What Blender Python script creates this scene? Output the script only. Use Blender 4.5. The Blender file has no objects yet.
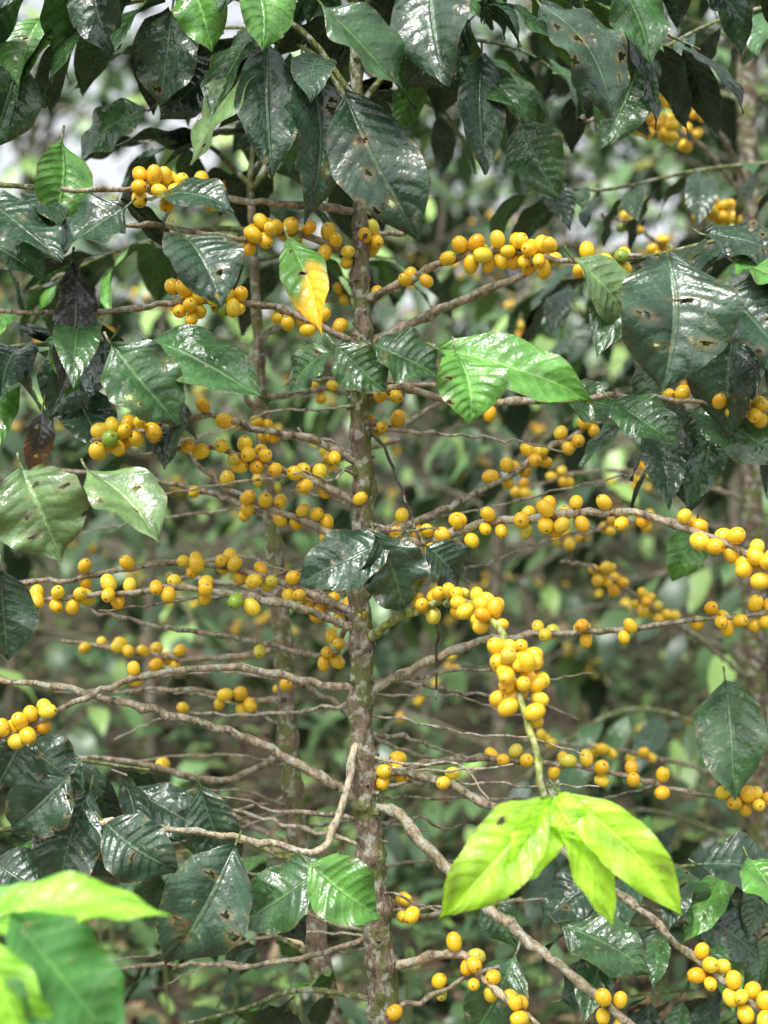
import bpy, math, random
import numpy as np
from mathutils import Vector
R = random.Random(11)
D=1.6; S=0.0011; H=1.25
def P(x,y,d=0.0):
    k=(D+d)/D
    return np.array([(x-384)*S*k, d, H-(y-512)*S*k])
def nrm(v):
    v=np.asarray(v,float); l=np.linalg.norm(v)
    return v/l if l>1e-9 else np.array([0,0,1.0])

class Acc:
    def __init__(s): s.v=[];s.f=[];s.uv=[];s.c=[];s.n=0
    def add(s,v,f,uv,c):
        s.v.append(v); s.f.append(f+s.n); s.uv.append(uv)
        c=np.asarray(c,float)
        if c.ndim==1: c=np.tile(c,(len(v),1))
        s.c.append(c); s.n+=len(v)
    def build(s,name,mat,parent=None):
        v=np.concatenate(s.v).astype(np.float32); f=np.concatenate(s.f).astype(np.int32)
        uv=np.concatenate(s.uv).astype(np.float32); c=np.concatenate(s.c).astype(np.float32)
        me=bpy.data.meshes.new(name)
        me.vertices.add(len(v)); me.vertices.foreach_set('co',v.ravel())
        me.loops.add(f.size); me.loops.foreach_set('vertex_index',f.ravel())
        me.polygons.add(len(f)); me.polygons.foreach_set('loop_start',np.arange(0,f.size,4,dtype=np.int32))
        me.polygons.foreach_set('use_smooth',np.ones(len(f),dtype=bool))
        u=me.uv_layers.new(name='UVMap'); u.data.foreach_set('uv',uv[f.ravel()].ravel())
        a=me.color_attributes.new('tint','FLOAT_COLOR','POINT')
        a.data.foreach_set('color',np.hstack([c,np.ones((len(c),1),np.float32)]).ravel())
        me.update(calc_edges=True); me.validate()
        me.materials.append(mat)
        o=bpy.data.objects.new(name,me); bpy.context.collection.objects.link(o)
        if parent: o.parent=parent
        return o

# ---------------- leaf template
PT=np.array([0,.04,.1,.2,.32,.45,.58,.7,.8,.88,.94,1.0])
PW=np.array([.02,.14,.38,.72,.94,1,.95,.80,.57,.32,.14,.01])
GR={}
def grid(nu,nv):
    if (nu,nv) in GR: return GR[(nu,nv)]
    t=np.linspace(0,1,nu+1); v=np.linspace(-1,1,nv+1)
    T,V=np.meshgrid(t,v,indexing='ij'); T=T.ravel(); V=V.ravel()
    i,j=np.meshgrid(np.arange(nu),np.arange(nv),indexing='ij'); a=(i*(nv+1)+j).ravel()
    F=np.stack([a,a+nv+1,a+nv+2,a+1],1)
    GR[(nu,nv)]=(T,V,F,np.interp(T,PT,PW)); return GR[(nu,nv)]
def leaf(M,base,tip,W,n,tint,curl=0.5,fold=0.25,wave=0.06,twist=0.0,nu=22,nv=8,tint2=None,holes=0):
    T,V,F,pw=grid(nu,nv)
    ax=tip-base; L=np.linalg.norm(ax); d=ax/L
    n=np.asarray(n,float); n=n-d*np.dot(n,d); n=nrm(n); s=np.cross(d,n)
    c=curl if abs(curl)>1e-3 else 1e-3
    Lr=L*(c/2)/math.sin(c/2)
    d0=d*math.cos(c/2)+n*math.sin(c/2); n0=n*math.cos(c/2)-d*math.sin(c/2)
    th=c*T
    cen=base+ (Lr*np.sin(th)/c)[:,None]*d0 - (Lr*(1-np.cos(th))/c)[:,None]*n0
    nl=np.cos(th)[:,None]*n0+np.sin(th)[:,None]*d0
    if nu>8:
        cen=cen+s*(L*R.uniform(-.06,.06)*np.sin(math.pi*T))[:,None]
    tw=twist*(T-0.3)
    sl=np.cos(tw)[:,None]*s+np.sin(tw)[:,None]*nl
    nl=np.cos(tw)[:,None]*nl-np.sin(tw)[:,None]*s
    ph=R.random()*6.28; ph2=R.random()*6.28; k=R.uniform(1.5,3.4); kv=R.uniform(.8,1.25)
    side=np.where(V>0,1.0,0.0)
    wob=1+(0.025*np.sin(T*26+ph)+.022*np.sin(T*10+ph2+side*2))*np.abs(V)
    lat=V*W/2*pw*wob
    h=fold*np.abs(lat)-0.9*fold*np.abs(lat)*np.abs(V)*0.5
    h=h+wave*W*(V**2)*np.sin(6.28*k*T+ph+side*ph2)*np.minimum(1,pw*1.3)
    h=h+0.06*W*np.sin(T*6+ph2)*V+.04*W*np.sin(T*8+ph)*np.abs(V)
    tint=np.asarray(tint,float)
    if nu>=18:
        q=np.abs(np.sin(math.pi*(9*kv*(T-0.16*np.abs(V))+.4*side)))
        h=h+0.016*W*q*np.minimum(1,np.abs(V)*4)*(1-V**4)
        mo=1+.28*np.sin(T*9+ph)*np.sin(V*4+ph2)+.15*np.sin(T*21+ph2+V*7)
        C=tint*mo[:,None]
    else: C=tint
    v=cen+sl*lat[:,None]+nl*h[:,None]
    uv=np.stack([T*kv,(V+1)/2],1)
    if tint2 is not None:
        m=np.clip((T-0.45+0.15*np.sin(V*3+ph))/0.2,0,1)[:,None]; C=tint*(1-m)+np.asarray(tint2)*m
    if holes:
        ft=T[F].mean(1); fv=V[F].mean(1); keep=np.ones(len(F),bool)
        for _ in range(holes):
            a,b=R.uniform(.15,.9),R.uniform(-1.05,1.05); r1,r2=R.uniform(.012,.032),R.uniform(.05,.17)
            an=np.arctan2((fv-b)/r2,(ft-a)/r1)
            keep&=~((((ft-a)/r1)**2+((fv-b)/r2)**2)<1+.4*np.sin(3*an+a*40))
            rim=np.exp(-np.maximum(0,((T-a)/r1)**2+((V-b)/r2)**2-1)*.6)[:,None]
            C=C*(1-rim*.8)+np.array([.13,.09,.035])*rim*.8
        F=F[keep]
    M.add(v,F,uv,C)

def spline(pts,step=0.012):
    pts=[np.asarray(p,float) for p in pts]
    p=[2*pts[0]-pts[1]]+pts+[2*pts[-1]-pts[-2]]
    out=[]
    for i in range(1,len(p)-2):
        a,b,c,d=p[i-1],p[i],p[i+1],p[i+2]
        n=max(2,int(np.linalg.norm(c-b)/step))
        for k in range(n):
            t=k/n
            out.append(0.5*((2*b)+(c-a)*t+(2*a-5*b+4*c-d)*t*t+(3*b-a-3*c+d)*t**3))
    out.append(p[-2]); return np.array(out)
def tube(M,path,r,sides=8,tint=(.3,.2,.12),knots=0.0,rough=0.0,knstep=0.03):
    path=np.asarray(path); n=len(path)
    r=np.asarray(r,float)
    if r.ndim==0: r=np.full(n,float(r))
    if len(r)!=n: r=np.interp(np.linspace(0,1,n),np.linspace(0,1,len(r)),r)
    tg=np.gradient(path,axis=0); tg/=np.linalg.norm(tg,axis=1)[:,None]+1e-9
    ov=nrm(path[-1]-path[0]); ref=np.array([0,1.0,0]) if abs(ov[1])<0.7 else np.array([0,0,1.0])
    a=np.cross(tg,ref); a/=np.linalg.norm(a,axis=1)[:,None]+1e-9
    b=np.cross(tg,a)
    dist=np.concatenate([[0],np.cumsum(np.linalg.norm(np.diff(path,axis=0),axis=1))])
    if knots>0:
        ph=R.random(); f=((dist/knstep+ph)%1.0); f=np.minimum(f,1-f)
        r=r*(1+knots*np.exp(-(f/0.13)**2))
    ang=np.linspace(0,2*math.pi,sides,endpoint=False)
    rr=r[:,None]*np.ones((1,sides))
    if rough>0:
        g=np.array([[R.gauss(0,1) for _ in range(sides)] for _ in range(n)])
        g=(g+np.roll(g,1,0)+np.roll(g,-1,0))/1.7
        rr=rr*(1+rough*g)
    V=path[:,None,:]+rr[:,:,None]*(np.cos(ang)[None,:,None]*a[:,None,:]+np.sin(ang)[None,:,None]*b[:,None,:])
    V=V.reshape(-1,3)
    i,j=np.meshgrid(np.arange(n-1),np.arange(sides),indexing='ij'); i=i.ravel(); j=j.ravel(); j2=(j+1)%sides
    F=np.stack([i*sides+j,(i+1)*sides+j,(i+1)*sides+j2,i*sides+j2],1)
    uv=np.stack([np.repeat(dist,sides),np.tile(ang/6.283,n)],1)
    M.add(V,F,uv,tint)

# ---------------- cherry template
def cherry_t(nr,ns):
    th=np.linspace(0.12,math.pi-0.22,nr)
    z=list(-np.cos(th)); r=list(np.sin(th)**0.92)
    z+= [0.965,0.975,0.95]; r+=[0.13,0.085,0.01]
    z=np.array(z);r=np.array(r); n=len(z)
    a=np.linspace(0,2*math.pi,ns,endpoint=False)
    V=np.stack([np.outer(r,np.cos(a)),np.outer(r,np.sin(a)),np.repeat(z[:,None],ns,1)],2).reshape(-1,3)
    i,j=np.meshgrid(np.arange(n-1),np.arange(ns),indexing='ij'); i=i.ravel(); j=j.ravel(); j2=(j+1)%ns
    F=np.stack([i*ns+j,i*ns+j2,(i+1)*ns+j2,(i+1)*ns+j],1)
    m=np.zeros(n); m[-3:]=1
    uv=np.stack([np.repeat(m,ns),np.tile(a/6.28,n)],1)
    return V,F,uv
CH=cherry_t(9,14); CL=cherry_t(5,8)
def cherry_tint():
    u=R.random()
    if u<0.58: c=(.86,.55,.03)
    elif u<0.84: c=(.87,.62,.045)
    elif u<0.93: c=(.85,.46,.02)
    elif u<0.985: c=(.66,.60,.07)
    else: c=(.25,.38,.05)
    k=R.uniform(.88,1.06); return (c[0]*k,c[1]*k*R.uniform(.94,1.06),c[2])
def cherry(M,p,d,dia,tint,T=CH):
    V,F,uv=T; d=nrm(d); a=nrm(np.cross(d,[.3,.5,.8])); b=np.cross(d,a)
    rx=dia/2*R.uniform(.93,1.04); rz=dia/2*R.uniform(1.1,1.28)
    v=p+V[:,0:1]*rx*a+V[:,1:2]*rx*b+V[:,2:3]*rz*d
    g=np.clip((V[:,2:3]+.3)*.5,0,1)*R.uniform(-.1,.2)
    c=np.asarray(tint)*np.hstack([1-.0*g,1-g,1-g])
    M.add(v,F,uv,c)

allch=[]
def cluster(M,path,rad,idx,n,dia=0.0165,T=CH,spread=None):
    loc=[]
    tg=nrm(path[min(idx+2,len(path)-1)]-path[max(idx-2,0)])
    a=nrm(np.cross(tg,[0.1,1,.2])); b=np.cross(tg,a)
    sp=spread if spread else 0.0015+0.0012*n
    for k in range(n):
        lay=0.0
        for tr in range(60):
            s=R.gauss(0,sp); s=max(-2.2*sp,min(2.2*sp,s)); an=R.uniform(0,6.283)
            rd=nrm(math.cos(an)*a+math.sin(an)*b+np.array([0,-0.2,0.05])+tg*R.uniform(-.6,.6))
            dd=dia*R.uniform(.85,1.08)
            j=int(np.clip(idx+s/0.012,0,len(path)-1))
            p=path[j]+ (rad+dd*0.56+lay)*rd + tg*(s-(j-idx)*0.012)*0.3
            if all(np.linalg.norm(p-q)>dia*0.88 for q in loc) and all(np.linalg.norm(p-q)>dia*0.82 for q in allch[-250:]):
                break
            if tr%8==7: lay+=dia*0.16
        loc.append(p); allch.append(p)
        od=nrm(rd+np.array([R.gauss(0,.45),R.gauss(0,.45),R.gauss(0,.45)]))
        cherry(M,p,od,dd,cherry_tint(),T)

# ---------------- materials
def newmat(name):
    m=bpy.data.materials.new(name); m.use_nodes=True; nt=m.node_tree; nt.nodes.clear()
    return m,nt
def N(nt,t,**k):
    n=nt.nodes.new(t)
    for a,b in k.items(): setattr(n,a,b)
    return n
def math_(nt,op,a,b=None,c=None,clamp=False):
    n=N(nt,'ShaderNodeMath',operation=op,use_clamp=clamp)
    for i,x in enumerate((a,b,c)):
        if x is None: continue
        if isinstance(x,(int,float)): n.inputs[i].default_value=x
        else: nt.links.new(x,n.inputs[i])
    return n.outputs[0]
def maprange(nt,x,a,b,c=0.0,d=1.0,smooth=False):
    n=N(nt,'ShaderNodeMapRange'); 
    if smooth: n.interpolation_type='SMOOTHSTEP'
    nt.links.new(x,n.inputs[0])
    for i,q in zip((1,2,3,4),(a,b,c,d)): n.inputs[i].default_value=q
    return n.outputs[0]
def mix(nt,f,a,b,bt='MIX'):
    n=N(nt,'ShaderNodeMixRGB',blend_type=bt)
    for i,x in enumerate((f,a,b)):
        if isinstance(x,(int,float)): n.inputs[i].default_value=x
        elif isinstance(x,tuple): n.inputs[i].default_value=(*x,1)
        else: nt.links.new(x,n.inputs[i])
    return n.outputs[0]
def noise(nt,vec,scale,detail=3,rough=.55):
    n=N(nt,'ShaderNodeTexNoise'); n.inputs['Scale'].default_value=scale; n.inputs['Detail'].default_value=detail
    n.inputs['Roughness'].default_value=rough
    if vec is not None: nt.links.new(vec,n.inputs['Vector'])
    return n.outputs['Fac']

def leaf_mat(name,fine=True,trans=0.0,rlo=0.1,rhi=0.36):
    m,nt=newmat(name); L=nt.links
    at=N(nt,'ShaderNodeAttribute',attribute_name='tint').outputs['Color']
    geo=N(nt,'ShaderNodeNewGeometry')
    pos=geo.outputs['Position']
    pr=N(nt,'ShaderNodeBsdfPrincipled'); out=N(nt,'ShaderNodeOutputMaterial')
    col=at
    if fine:
        uv=N(nt,'ShaderNodeUVMap').outputs[0]; sx=N(nt,'ShaderNodeSeparateXYZ'); L.new(uv,sx.inputs[0])
        t=sx.outputs[0]; a=math_(nt,'ABSOLUTE',math_(nt,'MULTIPLY_ADD',sx.outputs[1],2.0,-1.0))
        mid=maprange(nt,a,.02,.065,1,0,True)
        sd_=math_(nt,'MULTIPLY',math_(nt,'GREATER_THAN',sx.outputs[1],.5),.4)
        aa=math_(nt,'MULTIPLY',math_(nt,'POWER',a,1.5),.17)
        x=math_(nt,'MULTIPLY_ADD',math_(nt,'SUBTRACT',t,aa),9.0,sd_)
        pp=math_(nt,'PINGPONG',x,0.5)
        vein=maprange(nt,pp,.0,.07,1,0,True)
        veins=math_(nt,'MAXIMUM',mid,math_(nt,'MULTIPLY',vein,.38))
        vc=mix(nt,1.0,mix(nt,1.0,at,(1.7,1.6,1.6),'MULTIPLY'),(.03,.04,.016),'ADD')
        col=mix(nt,math_(nt,'MULTIPLY',veins,.65),col,vc)
        n1=noise(nt,pos,45,1)
        n3=noise(nt,pos,150,1)
        fl=math_(nt,'MULTIPLY',maprange(nt,n3,.65,.69),maprange(nt,n1,.52,.64))
        col=mix(nt,math_(nt,'MULTIPLY',fl,.65),col,(.22,.18,.10))
        col=mix(nt,math_(nt,'MULTIPLY',maprange(nt,n1,.64,.75),.15),col,(.18,.20,.15))
        edge=math_(nt,'MULTIPLY',maprange(nt,a,.86,1.0),maprange(nt,n3,.5,.62))
        col=mix(nt,math_(nt,'MULTIPLY',edge,.65),col,(.13,.08,.03))
        h=math_(nt,'ADD',math_(nt,'MULTIPLY',maprange(nt,pp,0,.4,0,1,True),.45),math_(nt,'MULTIPLY',mid,-1.0))
        h=math_(nt,'ADD',h,math_(nt,'MULTIPLY',noise(nt,pos,85,2,.6),1.9))
        bp=N(nt,'ShaderNodeBump'); bp.inputs['Strength'].default_value=.6; bp.inputs['Distance'].default_value=.0019
        L.new(h,bp.inputs['Height']); L.new(bp.outputs[0],pr.inputs['Normal'])
        L.new(maprange(nt,n3,.36,.62,rlo,rhi),pr.inputs['Roughness'])
        pr.inputs['IOR'].default_value=1.62
    else: pr.inputs['Roughness'].default_value=.32
    back=geo.outputs['Backfacing']
    colb=mix(nt,back,col,mix(nt,1.0,col,(1.6,1.6,1.5),'MULTIPLY'))
    L.new(colb,pr.inputs['Base Color'])
    if trans>0:
        tr=N(nt,'ShaderNodeBsdfTranslucent')
        L.new(mix(nt,1.0,col,(2.4,2.2,.9),'MULTIPLY'),tr.inputs[0])
        ms=N(nt,'ShaderNodeMixShader'); ms.inputs[0].default_value=trans
        L.new(pr.outputs[0],ms.inputs[1]); L.new(tr.outputs[0],ms.inputs[2]); L.new(ms.outputs[0],out.inputs[0])
    else: L.new(pr.outputs[0],out.inputs[0])
    return m
def bark_mat(name,moss=.5,lich=.6,lo=.56,hi=.64):
    m,nt=newmat(name); L=nt.links
    at=N(nt,'ShaderNodeAttribute',attribute_name='tint').outputs['Color']
    pos=N(nt,'ShaderNodeNewGeometry').outputs['Position']
    mp=N(nt,'ShaderNodeMapping'); mp.inputs['Scale'].default_value=(1,1,.4); L.new(pos,mp.inputs[0])
    n1=noise(nt,mp.outputs[0],120,3,.7); n2=noise(nt,pos,34,2); n3=noise(nt,pos,90,2)
    col=mix(nt,1.0,at,mix(nt,maprange(nt,n1,.32,.68),(.22,.21,.2),(1.6,1.55,1.5)),'MULTIPLY')
    col=mix(nt,math_(nt,'MULTIPLY',maprange(nt,n2,.46,.57),moss),col,(.12,.15,.03))
    col=mix(nt,math_(nt,'MULTIPLY',maprange(nt,n3,lo,hi),lich),col,(.44,.46,.38))
    pr=N(nt,'ShaderNodeBsdfPrincipled'); out=N(nt,'ShaderNodeOutputMaterial')
    L.new(col,pr.inputs['Base Color']); pr.inputs['Roughness'].default_value=.65
    bp=N(nt,'ShaderNodeBump'); bp.inputs['Strength'].default_value=1; bp.inputs['Distance'].default_value=.006
    L.new(n1,bp.inputs['Height']); L.new(bp.outputs[0],pr.inputs['Normal']); L.new(pr.outputs[0],out.inputs[0])
    return m
def cherry_mat():
    m,nt=newmat('coffee_cherry_skin'); L=nt.links
    at=N(nt,'ShaderNodeAttribute',attribute_name='tint').outputs['Color']
    pos=N(nt,'ShaderNodeNewGeometry').outputs['Position']
    uv=N(nt,'ShaderNodeUVMap').outputs[0]; sx=N(nt,'ShaderNodeSeparateXYZ'); L.new(uv,sx.inputs[0])
    col=mix(nt,math_(nt,'MULTIPLY',maprange(nt,noise(nt,pos,220,1),.66,.73),.5),at,(.3,.14,.02))
    col=mix(nt,math_(nt,'MULTIPLY',sx.outputs[0],.8),col,(.16,.08,.02))
    pr=N(nt,'ShaderNodeBsdfPrincipled'); out=N(nt,'ShaderNodeOutputMaterial')
    L.new(col,pr.inputs['Base Color']); pr.inputs['Roughness'].default_value=.2
    L.new(pr.outputs[0],out.inputs[0]); return m
MLEAF=leaf_mat('coffee_leaf'); MFRESH=leaf_mat('young_coffee_leaf',True,.4,.2,.5)
MFAR=leaf_mat('distant_leaf',False); MBARK=bark_mat('coffee_bark',.8,.65,.54,.62); MTWIG=bark_mat('coffee_twig_bark',.3,.65,.53,.6); MCH=cherry_mat()

def empty(name,loc=(0,0,0)):
    e=bpy.data.objects.new(name,None); bpy.context.collection.objects.link(e); e.empty_display_size=.1; return e
def gz(x,y): 
    r=max(0.0,y-1.2)
    return 0.13*r - 0.0006*r*r*(1 if r<100 else 0)+ .04*math.sin(x*1.3+y*.7)+.03*math.sin(x*2.9-y*1.9)

# =================== MAIN PLANT
plant=empty('coffee_plant')
trunk=Acc(); br=Acc(); ch=Acc(); lf=Acc(); fresh=Acc()
TB=(.20,.155,.11)
tp=[P(350,-160,.03),P(352,-60,.02),P(356,60,.01),P(359,180),P(361,260),P(363,340),P(360,420),P(364,500),P(360,580),P(362,660),P(361,730),P(366,800),P(372,870),P(380,950),P(384,1030),P(386,1200,.01)]
tp.append(np.array([0.01,0.02,gz(0,0)-.05]))
tpath=spline(tp,.0045)
yy=(H-tpath[:,2])/S+512
rad=np.interp(yy,[-160,180,340,500,700,860,1030,1700],[.004,.0075,.009,.0112,.0126,.0145,.0165,.024])
tube(trunk,tpath,rad,22,TB,knots=.22,rough=.09,knstep=.058)
TW=(.36,.29,.21); TG=(.17,.2,.06)

def branch(pts,ds,r0=.0042,r1=.0022,cl=(),tint=TW,acc=None,cacc=None,dia=.0165,T=CH,back=0.0,jit=.0035):
    n=len(pts)
    if isinstance(ds,(int,float)): ds=(0,ds)
    dd=np.interp(np.linspace(0,1,n),np.linspace(0,1,len(ds)),ds)+back
    p=[P(x,y,d) for (x,y),d in zip(pts,dd)]
    path=spline(p,.012)
    path=path+np.array([[R.gauss(0,jit*.35) for _ in range(3)] for _ in range(len(path))])
    tint=np.array(tint)*R.uniform(.8,1.1)
    tube(acc or br,path,[r0,r1],8,tint,knots=.42,rough=.06,knstep=R.uniform(.03,.04))
    k=D/(D+path[:,1]); px=path[:,0]/S*k+384; py=512-(path[:,2]-H)/S*k
    for c in cl:
        i=int(np.argmin((px-c[0])**2+(py-c[1])**2))
        rr=r0+(r1-r0)*i/len(path)
        cluster(cacc or ch,path,rr,i,c[2],dia,T,c[3] if len(c)>3 else None)
    return path

B=branch
# right side
B([(365,300),(400,284),(450,262),(500,250),(570,262),(640,255)],(0,-.05,-.12),cl=[(372,290,1),(418,272,3),(448,252,1),(478,245,5),(500,250,7),(523,258,9),(545,268,3),(587,250,3),(617,252,2),(635,250,2)])
B([(364,345),(400,328),(440,310),(500,284),(530,272)],(0,.04),r0=.0052,r1=.004)
B([(366,400),(400,385),(455,402),(560,400),(620,397),(690,402),(780,412)],(0,-.04,-.1),cl=[(386,388,4),(495,402,3),(680,404,2),(745,412,6),(762,410,4)])
B([(368,535),(420,520),(450,505),(500,480),(540,455),(600,422),(640,405)],(0,.1,.22),cl=[(408,522,3),(512,470,5),(540,458,5),(570,440,4),(590,424,3)])
B([(368,548),(430,540),(480,525),(540,518),(600,512),(650,517),(700,535),(740,550),(780,580)],(0,-.06,-.15,-.2),r0=.005,r1=.003,cl=[(400,545,1),(435,530,4),(462,522,3),(490,520,2),(522,515,5),(550,518,5),(577,516,3),(614,506,1),(634,502,2),(686,522,2),(710,532,2),(732,540,3),(746,565,5),(762,560,4)])
B([(372,690),(420,665),(470,645),(540,635),(600,632),(680,622),(780,612)],(0,.05,0),r0=.0048,cl=[(548,634,3),(585,632,3),(635,628,2),(710,618,2),(735,615,4),(768,605,5)])
B([(366,640),(400,618),(440,602),(475,605),(500,630),(513,660),(522,700),(534,745),(545,797)],(0,-.1,-.22,-.28,-.32),r0=.0045,r1=.0025,tint=(.38,.45,.10),cl=[(432,602,5),(452,602,5),(475,606,8),(495,618,6),(515,668,18,.007),(519,690,10,.006),(524,712,2)],dia=.0155)
B([(372,768),(420,775),(470,795),(520,825),(570,855),(640,910),(715,975),(760,1010)],(0,-.06,-.15),r0=.005,r1=.003,cl=[(462,790,2),(718,980,8),(745,1000,9)])
B([(372,806),(400,815),(430,850),(480,900),(540,950),(620,1015),(660,1050)],(0,-.08,-.2),r0=.0062,r1=.004,cl=[(620,1010,5)])
B([(384,968),(430,958),(465,955),(480,975),(520,1010),(560,1040)],(0,-.08),r0=.0055,r1=.002,tint=(.45,.36,.24),cl=[(468,955,3),(480,972,4),(518,1005,3),(532,1015,2)])
B([(384,1010),(420,1000),(450,985),(500,965)],(0,-.03),r0=.003,cl=[(410,1004,1),(442,988,2)])
B([(374,775),(450,760),(530,762),(600,770),(680,790),(790,808)],(0,.12,.1),r0=.0042,cl=[(378,768,3),(397,765,4),(505,758,2),(520,760,2),(570,765,3),(600,768,3),(640,780,2),(672,788,2),(720,798,2),(742,805,3),(765,808,4)])
B([(372,890),(420,915),(470,905),(520,900)],(0,.1),r0=.003,cl=[(402,912,3)])
B([(366,245),(380,235),(420,230)],(0,.05),r0=.003,cl=[(366,238,3),(376,236,2)])
B([(364,420),(400,425),(450,398),(520,380)],(0,.1),r0=.003,cl=[(384,420,3),(398,422,1)])
# left side
B([(357,255),(320,240),(280,232),(240,240),(150,225),(90,232)],(0,-.04,-.08),cl=[(352,248,2),(316,240,3),(288,232,6),(270,232,5),(252,236,3)])
B([(357,210),(300,205),(240,200),(190,190),(140,188),(60,190)],(0,-.05,-.12),cl=[(192,188,6),(172,188,5),(152,188,7)])
B([(358,345),(320,325),(260,305),(200,300),(120,310),(-20,312)],(0,-.03,-.1),cl=[(318,322,3),(290,312,2),(228,302,6),(210,300,9),(188,302,7)])
B([(357,462),(310,440),(250,428),(210,415),(150,430),(90,440)],(0,-.05,-.12),cl=[(330,450,1),(212,420,2),(142,435,6),(122,436,9),(270,430,1)])
B([(357,505),(310,480),(260,460),(200,447),(140,455)],(0,-.06),cl=[(347,500,1),(322,486,2),(300,478,3),(266,462,5),(248,458,3),(228,455,2),(192,450,2)])
B([(357,545),(300,520),(240,495),(205,470),(180,440)],(0,.02,.06),cl=[(320,528,2),(300,520,3),(268,508,3),(241,495,4)])
B([(357,628),(300,608),(250,597),(200,590),(150,590),(100,595),(20,603)],(0,-.05,-.06),r0=.0047,cl=[(240,600,2),(200,592,3),(158,592,3),(116,595,4),(78,598,3),(46,600,4)])
B([(357,612),(300,590),(240,570),(180,562),(130,568),(60,580),(-30,585)],(0,.03,.0),cl=[(287,580,3),(266,576,3),(230,566,6),(190,562,4),(135,568,1),(88,575,2)])
B([(357,690),(300,680),(240,668),(170,672),(100,690),(60,710),(0,738),(-30,750)],(0,-.08,-.14),r0=.0046,cl=[(116,684,2),(28,722,5),(8,730,8)])
B([(360,800),(300,765),(240,735),(190,720),(130,705),(60,688),(-20,675)],(0,-.05,-.1),r0=.0055,r1=.0028)
B([(360,620),(310,600),(280,596)],(0,.06),r0=.003,cl=[(330,610,3),(345,615,3),(312,602,2)])
B([(357,735),(345,790),(322,850),(280,845),(220,835),(160,828),(100,822)],(0,-.06,-.06,-.08),r0=.0042,r1=.003,tint=(.5,.43,.31))
B([(322,850),(290,858),(240,840),(200,832)],(-.06,-.03),r0=.003,tint=(.33,.36,.10))
B([(362,560),(340,640),(320,655),(250,640),(180,630),(90,610)],(0,.1,.15),r0=.0035,cl=[(340,640,2),(325,652,3),(255,642,1)])
B([(370,935),(330,950),(260,965),(180,965),(110,968)],(0,.05),r0=.003)
B([(362,430),(385,450),(402,490),(418,540)],(0,-.02),r0=.0018,r1=.0012,tint=(.10,.07,.06))
B([(438,600),(437,650),(434,700)],(-.08,-.05),r0=.002,r1=.001,tint=(.06,.04,.04))
B([(363,590),(352,560),(340,545)],(0,-.02),r0=.002,r1=.001)
for k in range(34):
    y0=R.uniform(380,980); x0=361+max(0,(y0-760))*.09; sg=R.choice([-1,1]); l=R.uniform(60,300); dy=R.uniform(-.5,.3)
    pts=[(x0,y0)]
    for j in range(1,5):
        f=j/4; pts.append((x0+sg*l*f,y0+dy*l*f*.6+ (f*f)*R.uniform(-5,25)+R.uniform(-6,6)))
    B(pts,(0,R.uniform(-.1,.3)),r0=R.uniform(.0014,.0028),r1=.0009,tint=R.choice([(.42,.36,.28),(.3,.24,.18),(.5,.44,.34)]),cl=[(x0+sg*l*.7,y0+dy*l*.4,R.choice([0,0,0,1]))])
for k in range(60):
    i=R.randrange(70,len(tpath)-110); an=R.uniform(0,6.28); p=tpath[i]; d=np.array([math.cos(an),math.sin(an),R.uniform(-.2,.5)])
    q=p+nrm(d)*(rad[i]+R.uniform(.003,.012))
    tube(trunk,spline([p,(p+q)/2+[0,0,.002],q],.004),[R.uniform(.003,.006),.0015],6,TB,rough=.15)

# =================== leaves
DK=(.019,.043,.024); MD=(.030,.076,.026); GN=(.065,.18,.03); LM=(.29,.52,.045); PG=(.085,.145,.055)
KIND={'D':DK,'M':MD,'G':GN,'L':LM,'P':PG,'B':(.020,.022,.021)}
def hl(bx,by,tx,ty,w,d=-.06,kind='D',up=.45,roll=0.0,curl=.5,dt=None,acc=None,fold=None,wave=None,tint2=None,pet=True,tw=None):
    b=P(bx,by,d); t=P(tx,ty,d+(dt if dt is not None else R.uniform(-.06,.03)))
    n=np.array([roll+R.uniform(-.25,.25),-1,up+R.uniform(-.15,.2)])
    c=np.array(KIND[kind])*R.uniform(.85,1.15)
    fold=fold if fold is not None else R.uniform(.15,.55); wave=wave if wave is not None else R.uniform(.04,.09)
    big=w>=78; hol=6 if big else (R.randint(1,3) if R.random()<.4 else 0)
    leaf(acc or lf,b,t,w*S*1.06,n,c,curl,fold,wave,tw if tw is not None else R.uniform(-.8,.8),60 if hol else 36,30 if hol else 12,tint2,holes=hol)
    if pet:
        dd=nrm(b-t); tube(br,np.array([b+(t-b)*.03,b+dd*.006,b+dd*.013+np.array([0,.003,.003])]),[.0011,.0015],5,np.array((.12,.17,.04)))
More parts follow.
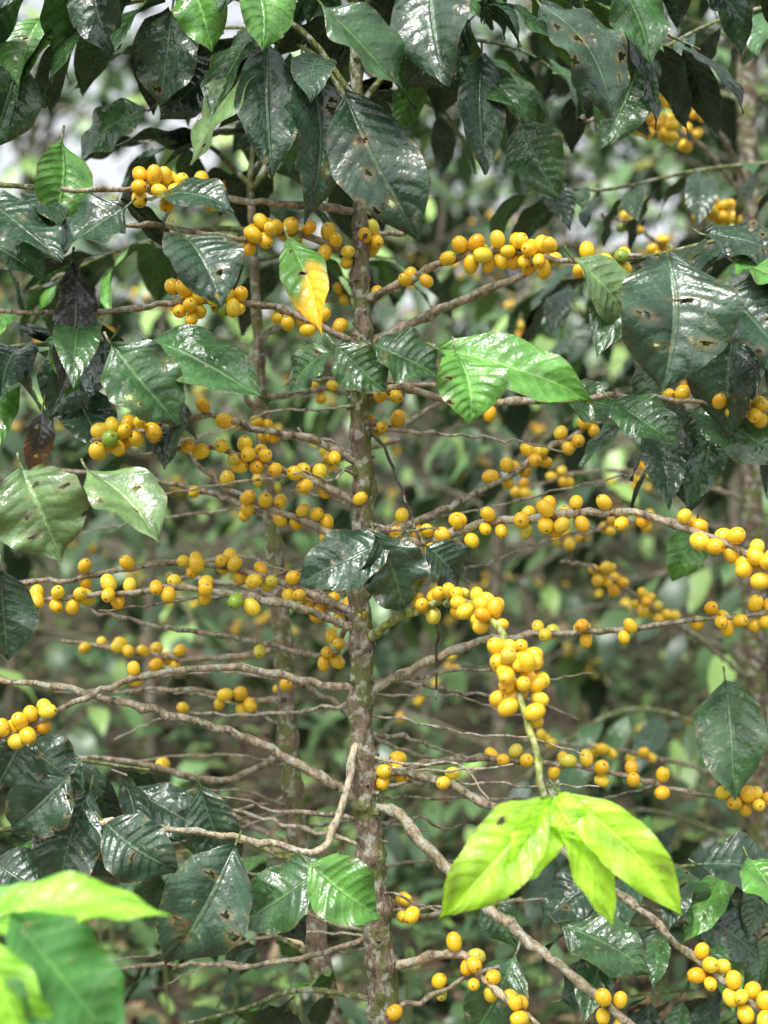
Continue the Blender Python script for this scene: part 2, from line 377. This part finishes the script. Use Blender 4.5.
hand=[
(92,-25,112,55,52,-.05,'D'),(62,140,52,228,52,-.1,'G',.4,.5),(172,12,160,108,66,-.05,'D'),(188,-20,212,52,48,-.1,'G',.6,-.3),
(252,-25,262,52,56,-.1,'G',.3,.4),(262,50,190,165,52,-.08,'P',.7,-.2),(268,40,272,180,60,-.06,'D',.5,.5),(302,60,305,225,62,-.04,'D',.6,.5),
(322,5,415,110,66,-.16,'M',.8,.3),(345,95,418,240,82,-.14,'D',.75,.2),(430,-30,445,85,74,-.1,'D',.2,-.4),(482,55,485,175,50,-.02,'D',.5,.5),
(455,60,520,110,46,.0,'M'),(540,5,612,118,80,-.13,'D',.85,.1),(600,-30,650,65,62,-.06,'M',.3,.5),(690,-20,745,28,50,-.05,'D'),
(125,208,52,262,72,-.12,'D',.9,0),(145,200,235,212,50,-.1,'D',.9,0),(178,232,222,308,66,-.14,'D',.6,.3),(-15,200,62,262,66,-.12,'D',.9,.2),(-20,240,48,282,48,-.08,'M',.7),
(72,262,60,395,42,-.1,'B',.2,.7),(112,345,178,425,70,-.16,'M',.55,-.3),(148,340,268,405,66,-.1,'M',.8,0),(112,338,48,420,60,-.06,'D',.5),(180,398,165,470,54,-.06,'D'),
(78,395,108,455,52,-.03,'D'),(22,468,62,558,84,-.16,'P',.5,-.2),(88,470,160,545,56,-.17,'P',.5,.3),
(335,350,290,395,40,-.04,'M',.6),(335,345,390,395,48,-.05,'M',.6),(372,345,440,378,56,-.07,'M',.7),
(440,350,592,402,56,-.15,'G',.7,.1),(455,352,470,425,58,-.18,'G',.5,.1),(395,538,298,585,58,-.08,'D',.8),(375,535,404,612,60,-.1,'D',.5),(425,545,458,590,48,-.06,'D',.8),
(572,258,628,332,52,-.14,'P',.6,.1),(668,258,662,392,104,-.16,'D',.75,-.1),(735,330,728,440,66,-.1,'D',.15,-.5),(705,235,790,262,60,-.1,'D',.9),(735,262,800,300,60,-.12,'G',.6),
(720,290,790,372,80,-.14,'D',.8,0),(612,400,680,448,46,-.08,'M',.7),(690,410,790,465,60,-.04,'M',.9),(560,395,628,410,44,0,'M'),
(675,425,690,515,54,.06,'D'),(695,525,672,582,40,.1,'G'),(725,680,735,800,70,.12,'M',.4,-.4),
(30,725,-10,800,60,-.08,'D',.8),(70,775,10,830,60,-.08,'D',.8),(90,790,60,905,62,-.06,'D',.5),(105,822,180,872,60,-.08,'D',.8),(235,845,165,965,78,-.12,'D',.7,.2),
(200,785,240,870,50,-.04,'D',.6),(308,862,382,918,58,-.12,'G',.6,-.2),(330,862,240,925,60,-.1,'M',.6),(290,875,305,945,50,-.03,'D',.7),(60,810,120,880,50,0,'D'),
(20,745,80,790,54,-.03,'D',.9),(130,790,210,840,48,0,'D',.8),(-10,860,60,900,54,-.04,'D'),
(700,865,790,890,60,.05,'D',.9),(560,925,650,975,60,.02,'M',.9),(515,955,470,1040,56,.0,'M'),(750,860,790,920,50,-.1,'G'),(640,870,700,930,52,.08,'M'),
(600,880,540,930,54,.06,'D'),(690,910,760,960,60,.1,'D'),(0,570,8,660,60,-.1,'D',.7,.5),(560,1000,620,960,50,.1,'D'),(480,880,520,950,40,.1,'M'),
(470,20,400,90,56,.02,'D'),(220,60,160,120,56,0,'D'),(520,120,560,200,56,.05,'M'),(640,60,600,150,60,.05,'M'),
(20,60,-10,150,60,-.02,'M'),(150,110,80,165,52,.02,'M',.9),(40,20,20,90,50,0,'G'),
]
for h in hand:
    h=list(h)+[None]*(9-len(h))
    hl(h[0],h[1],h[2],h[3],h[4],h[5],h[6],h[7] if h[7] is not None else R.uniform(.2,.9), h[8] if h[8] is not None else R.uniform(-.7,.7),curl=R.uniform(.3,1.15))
hl(288,238,322,335,40,-.14,'G',.3,-.2,tint2=(.8,.42,.02),acc=fresh,wave=.08)
hl(42,410,28,470,26,-.1,'B',.3,.4,curl=1.2,tint2=(.10,.05,.03))
for q in [(548,797,440,918,54,.6,-.1),(552,797,500,888,38,.4,.6),(553,800,612,925,36,.3,.5),(554,797,582,842,30,.8,0),(560,793,682,915,42,.6,-.3)]:
    hl(q[0],q[1],q[2],q[3],q[4],-.31,'L',q[5],q[6],acc=fresh,curl=.9,fold=.6,wave=.1,dt=R.uniform(-.04,.02))

def leafy(acc,bacc,path,start,spacing,L,W,tint_f,nu=20,nv=8,droop=1.0,r=(.004,.0015),skip=.12,tw=TG):
    tube(bacc,path,r,6,tw,knots=.2)
    seg=np.linalg.norm(np.diff(path,axis=0),axis=1); dist=np.concatenate([[0],np.cumsum(seg)]); tot=dist[-1]
    s=start*tot
    while s<tot:
        p=np.array([np.interp(s,dist,path[:,i]) for i in range(3)])
        q=np.array([np.interp(min(s+.01,tot),dist,path[:,i]) for i in range(3)])
        tg=nrm(q-p) if s+.01<tot else nrm(path[-1]-path[-2])
        sd=nrm(np.cross(tg,[0,0,1.0]))
        for sg in (-1,1):
            if R.random()<skip: continue
            d=nrm(tg*R.uniform(.3,.8)+sd*sg*R.uniform(.4,1.0)+np.array([0,0,-droop*R.uniform(.4,1.4)])+np.array([R.gauss(0,.15) for _ in range(3)]))
            n=np.array([0,0,1.0])+sd*sg*.5+tg*.5+np.array([R.gauss(0,.3) for _ in range(3)])
            l=L*R.uniform(.6,1.12); b=p+d*.012
            leaf(acc,b,b+d*l,W*R.uniform(.8,1.1)*l/L,n,tint_f(),R.uniform(.2,1.2),R.uniform(.1,.5),R.uniform(.03,.09),R.uniform(-.8,.8),nu,nv)
        s+=spacing*R.uniform(.75,1.25)
def tmain():
    u=R.random()
    c=DK if u<.55 else (MD if u<.88 else GN)
    return np.array(c)*R.uniform(.75,1.25)
def lb(pts,ds,start=.15,sp=.05,L=.135,W=.056,**k):
    n=len(pts); dd=np.interp(np.linspace(0,1,n),np.linspace(0,1,len(ds)),ds)
    leafy(lf,br,spline([P(x,y,d) for (x,y),d in zip(pts,dd)],.015),start,sp,L,W,tmain,**k)
lb([(355,100),(300,30),(220,-5),(120,5),(20,40)],(0,.0,.02),sp=.06)
lb([(355,60),(420,10),(500,-15),(600,5),(700,50)],(0,.05))
lb([(352,0),(280,-50),(180,-70),(60,-50),(-60,0)],(0,-.08,-.1))
lb([(352,0),(430,-60),(560,-80),(700,-60),(820,-20)],(0,-.05))
lb([(356,110),(400,60),(450,40),(520,50),(580,90)],(0,.15,.25))
lb([(356,120),(320,60),(260,30),(200,30),(150,40)],(0,.12,.25))
lb([(352,-60),(330,-80),(250,-90),(150,-80)],(0,.2,.4))
lb([(352,-60),(420,-90),(520,-80),(640,-40)],(0,.2,.4))
lb([(352,-30),(345,-50),(340,-30),(335,0)],(0,.2,.4))
lb([(354,30),(370,0),(390,0),(400,20)],(0,.15,.3))
lb([(-100,180),(0,185),(80,190),(150,190)],(.0,-.05,-.08),.05)
lb([(-100,300),(0,312),(60,312),(130,312)],(.05,-.02,-.06),.05)
lb([(-100,390),(0,350),(60,345),(120,350)],(.1,.0),.05)
lb([(900,190),(800,225),(720,240),(640,258),(600,262)],(.1,-.02,-.08),.2)
lb([(900,150),(800,160),(700,170),(600,190),(520,180)],(.5,.3),.05,L=.11,W=.05)
lb([(900,330),(800,300),(740,310),(690,330)],(.2,.1,.0),.05)
lb([(900,380),(800,390),(720,400),(650,400)],(.2,.12,.02),.3)
lb([(900,230),(800,250),(680,260),(560,280)],(.6,.45),.05)
lb([(900,-20),(800,0),(720,20),(640,60)],(.3,.2),.05,L=.11,W=.05)
lb([(-100,760),(0,745),(80,760),(150,770)],(.05,.0),.05,L=.11,W=.05)
lb([(-100,850),(0,830),(100,825),(180,830)],(.1,.02),.05,L=.11,W=.05)
lb([(900,850),(800,860),(700,865),(620,872)],(.15,.1),.05,L=.11,W=.05)
lb([(900,960),(800,930),(700,925),(560,925)],(.25,.15,.05),.05,L=.11,W=.05)
lb([(900,1000),(800,1000),(700,990),(600,1000)],(.3,.2,.15),.05,L=.11,W=.05)
lb([(380,1000),(300,990),(240,1010),(160,1030)],(0,.2),.2,L=.10)

trunk.build('trunk',MBARK,plant); br.build('branches',MTWIG,plant); ch.build('cherries',MCH,plant); lf.build('leaves',MLEAF,plant); fresh.build('young_leaves',MFRESH,plant)

# =================== SECOND PLANT
p2=empty('coffee_plant'); t2=Acc(); b2=Acc(); c2=Acc(); l2=Acc()
ps=[P(250,180,.24),P(257,320,.24),P(262,420,.24),P(272,520,.24),P(283,640,.23),P(288,740,.23),P(300,850,.22),P(318,950,.21),P(329,1030,.2)]
e=ps[-1].copy(); ps.append(np.array([e[0]+.02,e[1]-.02,.3])); ps.append(np.array([e[0]+.03,e[1]-.03,gz(0,0)-.05]))
pa=spline(ps,.006); tube(t2,pa,[.004,.008,.0115,.013,.0155,.018,.019],16,(.25,.19,.13),knots=.2,rough=.07,knstep=.06)
def B2(pts,ds,cl=(),**k): 
    return branch(pts,ds,cl=cl,acc=b2,cacc=c2,back=0.0,**k)
B2([(262,430),(250,400),(230,385),(170,370)],(.24,.2),cl=[(265,412,2),(262,425,2)])
B2([(268,480),(300,470),(350,455),(400,440)],(.24,.3),cl=[(330,460,3),(270,478,2)])
B2([(272,520),(230,500),(150,480),(60,470)],(.24,.3),cl=[(200,490,1),(240,505,1)])
B2([(280,600),(240,585),(170,575)],(.24,.3),cl=[])
B2([(283,650),(200,660),(150,655),(60,640)],(.24,.26),cl=[(155,655,4),(170,658,2),(120,650,3),(95,645,2)])
B2([(287,700),(240,700),(200,690),(130,690)],(.24,.2),cl=[(240,700,4),(215,694,2)])
B2([(290,750),(220,780),(130,762),(40,757),(-30,760)],(.23,.1),cl=[(160,770,1)])
B2([(285,680),(330,700),(380,740),(430,760)],(.23,.3),cl=[(280,690,2)])
B2([(300,850),(240,820),(190,800)],(.22,.3),cl=[])
B2([(262,400),(320,390),(400,400)],(.24,.4),cl=[(325,390,3)])
B2([(258,340),(290,320),(330,300),(400,290)],(.24,.4),cl=[(310,310,3),(345,300,2)])
for k in range(14):
    y0=R.uniform(450,950); x0=265+(y0-450)*.11; sg=R.choice([-1,-1,1]); l=R.uniform(80,250); dy=R.uniform(-.4,.3)
    B2([(x0,y0),(x0+sg*l*.4,y0+dy*l*.4),(x0+sg*l,y0+dy*l*.6+15)],(.23,.23+R.uniform(-.1,.3)),r0=.0022,r1=.001,tint=(.36,.3,.22))
def lb2(pts,ds,start=.15,sp=.05,L=.13,W=.055,**k):
    n=len(pts); dd=np.interp(np.linspace(0,1,n),np.linspace(0,1,len(ds)),ds)
    leafy(l2,b2,spline([P(x,y,d) for (x,y),d in zip(pts,dd)],.015),start,sp,L,W,tmain,**k)
lb2([(250,185),(200,140),(150,140)],(.24,.3)); lb2([(250,190),(300,140),(340,150),(400,200)],(.24,.35),L=.11)
lb2([(252,230),(200,230),(120,250),(30,290)],(.24,.35)); lb2([(255,260),(320,250),(400,260)],(.24,.5),L=.1)
lb2([(250,180),(255,120),(250,60)],(.24,.25)); lb2([(250,180),(300,110),(400,90),(500,120)],(.24,.6),L=.13)
lb2([(300,850),(250,860),(200,850),(140,860)],(.22,.4),L=.1,W=.045)
lb2([(318,960),(260,930),(180,930)],(.21,.4),L=.1,W=.045)
t2.build('trunk',MBARK,p2); b2.build('branches',MTWIG,p2); c2.build('cherries',MCH,p2); l2.build('leaves',MLEAF,p2)

# =================== THIRD: neighbour plant right/back
p3=empty('coffee_plant'); t3=Acc(); b3=Acc(); c3=Acc(); l3=Acc()
q0=P(745,100,1.0); base=np.array([q0[0]+.05,1.0,gz(.8,1.0)-.05])
pa=spline([base,np.array([q0[0]+.02,1.0,.8]),P(748,150,1.0),P(742,-50,1.0),P(740,-250,1.0)],.03)
tube(t3,pa,[.024,.02,.013],12,(.13,.085,.06),knots=.15,rough=.06)
def B3(pts,ds,cl=(),**k): return branch(pts,ds,cl=cl,acc=b3,cacc=c3,T=CL,dia=.0175,**k)
B3([(746,180),(710,120),(670,95),(600,85)],(1.,.2),cl=[(700,110,9),(685,100,9),(668,94,8),(650,90,6)])
B3([(746,200),(700,145),(650,125),(580,120)],(1.,.15),cl=[(662,127,10),(645,125,11),(625,123,8),(690,140,6)])
B3([(746,260),(735,220),(700,205)],(1.,.4),cl=[(730,214,10),(715,208,11),(702,206,7)])
B3([(748,420),(720,400),(690,380),(640,370)],(1.,.5),cl=[(690,380,5)])
B3([(750,680),(700,640),(650,608),(600,572),(560,560)],(1.,.6,.4),cl=[(600,572,5),(615,582,4),(640,600,5),(655,610,5),(670,620,3)])
B3([(750,560),(720,530),(640,520),(560,540)],(1.,.6,.5),cl=[(650,520,3),(610,525,3),(540,540,3)])
B3([(750,800),(700,770),(620,750),(520,740)],(1.,.6,.5),cl=[(640,755,3),(600,748,3),(540,742,3)])
B3([(746,300),(690,270),(640,230),(600,215)],(1.,.5),cl=[(660,245,5),(630,225,4)])
B3([(746,500),(680,480),(600,470),(520,490)],(1.,.6),cl=[(640,474,4),(560,478,4),(520,490,3)])
def lb3(pts,ds,start=.1,sp=.055,L=.14,W=.06,**k):
    n=len(pts); dd=np.interp(np.linspace(0,1,n),np.linspace(0,1,len(ds)),ds)
    leafy(l3,b3,spline([P(x,y,d) for (x,y),d in zip(pts,dd)],.02),start,sp,L,W,tmain,nu=10,nv=4,**k)
for (y0,yy_) in [(-60,-20),(0,30),(60,80),(240,260),(300,340),(380,420),(700,740),(800,820)]:
    for sg in (-1,1):
        lb3([(744,y0+40),(744+sg*120,y0+10),(744+sg*240,yy_+50)],(1.,1.+R.uniform(0,.5)))
t3.build('trunk',MBARK,p3); b3.build('branches',MTWIG,p3); c3.build('cherries',MCH,p3); l3.build('leaves',MLEAF,p3)

# =================== FOREGROUND seedling bottom-left
p4=empty('coffee_seedling'); b4=Acc(); l4=Acc()
s0=P(-70,980,-.55)
pa=spline([np.array([s0[0]-.02,-.52,gz(0,0)-.02]),np.array([s0[0]-.01,-.54,.4]),s0,P(-25,925,-.55)],.02)
tube(b4,pa,[.007,.005,.003],10,(.15,.2,.06),knots=.2)
def h4(bx,by,tx,ty,w,d,c,up,roll,dt=0.,curl=.6):
    b=P(bx,by,d); t=P(tx,ty,d+dt)
    leaf(l4,b,t,w*S*(D+d)/D,np.array([roll,-1,up]),np.array(c),curl,.3,.08,.3,26,10)
h4(-25,925,170,915,62,-.55,(.24,.52,.05),1.1,0)
h4(-30,900,95,938,56,-.52,(.13,.36,.045),1.2,0)
h4(10,915,118,1050,110,-.58,(.05,.17,.04),1.0,.2)
h4(-25,935,40,1080,80,-.6,(.22,.48,.05),.7,-.3)
h4(-25,925,-120,1000,90,-.55,(.09,.26,.05),.8,0)
h4(-20,925,-60,850,60,-.5,(.2,.45,.05),.8,0)
for a in [(10,915),(-30,900)]:
    tube(b4,np.array([P(-25,925,-.55),P(a[0],a[1],-.56)]),.0015,6,(.15,.25,.06))
b4.build('stem',MTWIG,p4); l4.build('leaves',MFRESH,p4)

# =================== BACKGROUND coffee shrubs
bl=Acc(); bb=Acc(); bc=Acc()
def tfar():
    u=R.random(); c=(.036,.066,.033) if u<.46 else ((.065,.12,.046) if u<.82 else (.17,.27,.085))
    return np.array(c)*R.uniform(.7,1.3)
def shrub(x,y,h,dens=1.0,L=.15,st0=.5):
    z0=gz(x,y); top=np.array([x+R.uniform(-.1,.1),y,z0+h])
    tube(bb,spline([np.array([x,y,z0-.05]),np.array([x+R.uniform(-.06,.06),y,z0+h*.5]),top],.15),[.022,.016,.006],8,(.2,.15,.11),knots=.1)
    z=R.uniform(.25,.5); az=R.random()*3
    while z<h:
        az+=1.57+R.uniform(-.4,.4); fr=z/h
        for k in range(2):
            a=az+k*math.pi; ln=(.35+.45*math.sin(min(1,(1-fr)*1.6+.12)*1.57))*R.uniform(.7,1.1)
            d=np.array([math.cos(a),math.sin(a),0])
            b=np.array([x,y,z0+z])
            path=spline([b,b+d*ln*.5+[0,0,.10],b+d*ln+[0,0,.04-.1*R.random()]],.08)
            st=.12 if fr>.55 else st0
            leafy(bl,bb,path,st,.072/dens,L,.07,tfar,nu=4,nv=2,droop=1.0,r=(.005,.002),tw=(.25,.2,.14))
            if R.random()<.5:
                i=len(path)//2
                for _ in range(8):
                    pp=path[R.randrange(max(1,i-1),min(len(path),i+3))]
                    cherry(bc,pp+np.array([R.gauss(0,.014) for _ in range(3)]),(R.gauss(0,1),R.gauss(0,1),R.gauss(0,1)),.019,cherry_tint(),CL)
        z+=.15*R.uniform(.8,1.2)
for (x,y,h) in [(-1.25,1.5,1.6),(.35,2.3,1.7),(1.4,2.0,2.5),(-.7,2.8,1.7),(1.15,3.0,2.9),(-1.9,2.5,2.0),(.15,3.6,2.4),(2.0,3.1,3.1),(-1.4,3.8,1.9),(1.5,4.3,3.4),(-.5,4.6,2.1),
    (.7,5.2,3.1),(2.7,4.8,3.6),(-2.7,4.4,2.3),(-1.7,5.8,2.3),(2.2,6.2,3.9),(-.2,6.6,2.7),(-3.3,6.3,2.6),(3.6,6.4,4.0),(1.2,7.6,3.9),(-1.3,7.8,2.6)]:
    shrub(x,y,h)
bg=empty('background_coffee_shrubs')
bb.build('stems',MTWIG,bg); bl.build('foliage',MFAR,bg); bc.build('cherries',MCH,bg)

# distant shade trees
dl=Acc(); dk=Acc()
for (x,y,h) in [(4.6,9.5,9),(1.4,10.5,8),(-5.2,10,4.5),(-1.8,11.5,4.2),(7.5,12,10),(-8,13,7),(3.5,14,10),(-4,15,5.5),(0.5,16,8),(8,18,12),(-11,19,9),(-7,18,7)]:
    z0=gz(x,y)
    tube(dk,spline([np.array([x,y,z0-.1]),np.array([x+R.uniform(-.3,.3),y,z0+h*.4]),np.array([x+R.uniform(-.5,.5),y,z0+h*.8])],.4),[.16,.12,.05],10,(.2,.15,.11),rough=.06)
    for k in range(36):
        a=R.uniform(0,6.28); rr=R.uniform(.3,2.8); zz=z0+h*R.uniform(.06,1.0); c=np.array([x+math.cos(a)*rr,y+math.sin(a)*rr,zz])
        b=np.array([x,y,max(z0+.4,zz-.8)])
        tube(dk,spline([b,(b+c)/2+[0,0,.15],c],.4),[.035,.01],5,(.2,.15,.11))
        cr=R.uniform(.4,.85)
        for _ in range(26):
            g=np.array([R.gauss(0,cr*.6),R.gauss(0,cr*.6),R.gauss(0,cr*.4)]); d=nrm([R.gauss(0,1),R.gauss(0,1),-.5+R.gauss(0,.5)]); l=R.uniform(.24,.42)
            leaf(dl,c+g,c+g+d*l,l*.55,(R.gauss(0,.5),R.gauss(0,.5)-.2,1),tfar()*np.array([1.5,1.4,1.5]),.5,.3,.03,0,3,2)
dg=empty('distant_trees'); dk.build('trunks',MBARK,dg); dl.build('crowns',MFAR,dg)

# undergrowth + litter
ug=Acc(); lt=Acc()
for k in range(1050):
    y=.35+9*R.random()**1.3 ; x=R.uniform(-1,1)*(1.2+y*.45); z0=gz(x,y)
    hh=R.uniform(.08,.55); sc=R.uniform(.5,1.2)
    tt=R.uniform(.6,1.3)
    for j in range(R.randint(8,16)):
        a=R.uniform(0,6.28); d=nrm([math.cos(a),math.sin(a),R.uniform(-.3,.7)]); b=np.array([x+R.gauss(0,.07),y+R.gauss(0,.07),z0+hh*R.random()]); l=.09*sc*R.uniform(.6,1.4)
        leaf(ug,b,b+d*l,l*.5,(R.gauss(0,.3),R.gauss(0,.3),1),tfar()*tt,.6,.3,.04,0,4,2)
    tube(ug,np.array([[x,y,z0-.02],[x+R.gauss(0,.02),y,z0+hh]]),.003,5,(.08,.1,.04))
for k in range(4500):
    y=-1.2+9.5*R.random()**1.1; x=R.uniform(-1,1)*(1.5+max(0,y)*.5); z0=gz(x,y)+.006
    a=R.uniform(0,6.28); l=R.uniform(.06,.14); d=np.array([math.cos(a),math.sin(a),R.uniform(-.1,.35)]); b=np.array([x,y,z0+R.random()*.02])
    c=R.choice([(.20,.13,.08),(.14,.09,.06),(.28,.21,.13),(.09,.06,.045),(.2,.18,.09)])
    leaf(lt,b,b+nrm(d)*l,l*.42,(R.gauss(0,.3),R.gauss(0,.3),1),np.array(c),R.uniform(-1,1.2),.4,.08,0,4,2)
ug.build('undergrowth',MFAR); lt.build('leaf_litter',MFAR)

# ground
ga=Acc()
ys=np.concatenate([np.linspace(-6,14,90),np.linspace(16,160,40)]); xs=np.concatenate([np.linspace(-120,-9,25),np.linspace(-8,8,70),np.linspace(9,120,25)])
V=np.array([[x,y,gz(x,y)] for y in ys for x in xs]); nx=len(xs)
i,j=np.meshgrid(np.arange(len(ys)-1),np.arange(nx-1),indexing='ij'); a=(i*nx+j).ravel()
ga.add(V,np.stack([a,a+1,a+nx+1,a+nx],1),V[:,:2],(.07,.05,.035))
m,nt=newmat('forest_soil'); L=nt.links; pos=N(nt,'ShaderNodeNewGeometry').outputs['Position']
n1=noise(nt,pos,6,4,.7); n2=noise(nt,pos,1.3,2); 
col=mix(nt,maprange(nt,n1,.35,.65),(.045,.034,.024),(.14,.105,.07)); col=mix(nt,math_(nt,'MULTIPLY',maprange(nt,n2,.45,.6),.6),col,(.06,.09,.03))
pr=N(nt,'ShaderNodeBsdfPrincipled'); o=N(nt,'ShaderNodeOutputMaterial'); L.new(col,pr.inputs['Base Color']); pr.inputs['Roughness'].default_value=.85
L.new(pr.outputs[0],o.inputs[0])
ga.build('ground',m)

# =================== light
sc=bpy.context.scene
EL=58; sx_,sy_=-.45,-.9
azr=math.atan2(sx_,sy_)
w=bpy.data.worlds.new('World'); sc.world=w; w.use_nodes=True; nt=w.node_tree; nt.nodes.clear()
sk=N(nt,'ShaderNodeTexSky'); sk.sky_type='NISHITA'; sk.sun_disc=False; sk.sun_elevation=math.radians(EL); sk.sun_rotation=azr; sk.air_density=1.0; sk.dust_density=4.0
hs=N(nt,'ShaderNodeHueSaturation'); hs.inputs['Saturation'].default_value=.2; hs.inputs['Value'].default_value=1.9
bgn=N(nt,'ShaderNodeBackground'); bgn.inputs[1].default_value=.15; wo=N(nt,'ShaderNodeOutputWorld')
nt.links.new(sk.outputs[0],hs.inputs['Color']); nt.links.new(hs.outputs[0],bgn.inputs[0]); nt.links.new(bgn.outputs[0],wo.inputs[0])
sl=bpy.data.lights.new('sun','SUN'); sl.energy=2.3; sl.angle=math.radians(22); sl.color=(1,.98,.94)
so=bpy.data.objects.new('sun',sl); bpy.context.collection.objects.link(so)
el=math.radians(EL)
sd=Vector((math.sin(azr)*math.cos(el),math.cos(azr)*math.cos(el),math.sin(el)))
so.rotation_euler=sd.to_track_quat('Z','Y').to_euler()
cam=bpy.data.cameras.new('camera'); co=bpy.data.objects.new('camera',cam); bpy.context.collection.objects.link(co); sc.camera=co
co.location=(0,-D,H); co.rotation_euler=(math.pi/2,0,0)
cam.sensor_fit='VERTICAL'; cam.sensor_height=24; cam.lens=12*D/(512*S); cam.clip_start=.05; cam.clip_end=500
cam.dof.use_dof=True; cam.dof.focus_distance=D-.08; cam.dof.aperture_fstop=2.4
sc.view_settings.view_transform='Standard'; sc.view_settings.look='None'; sc.view_settings.exposure=0
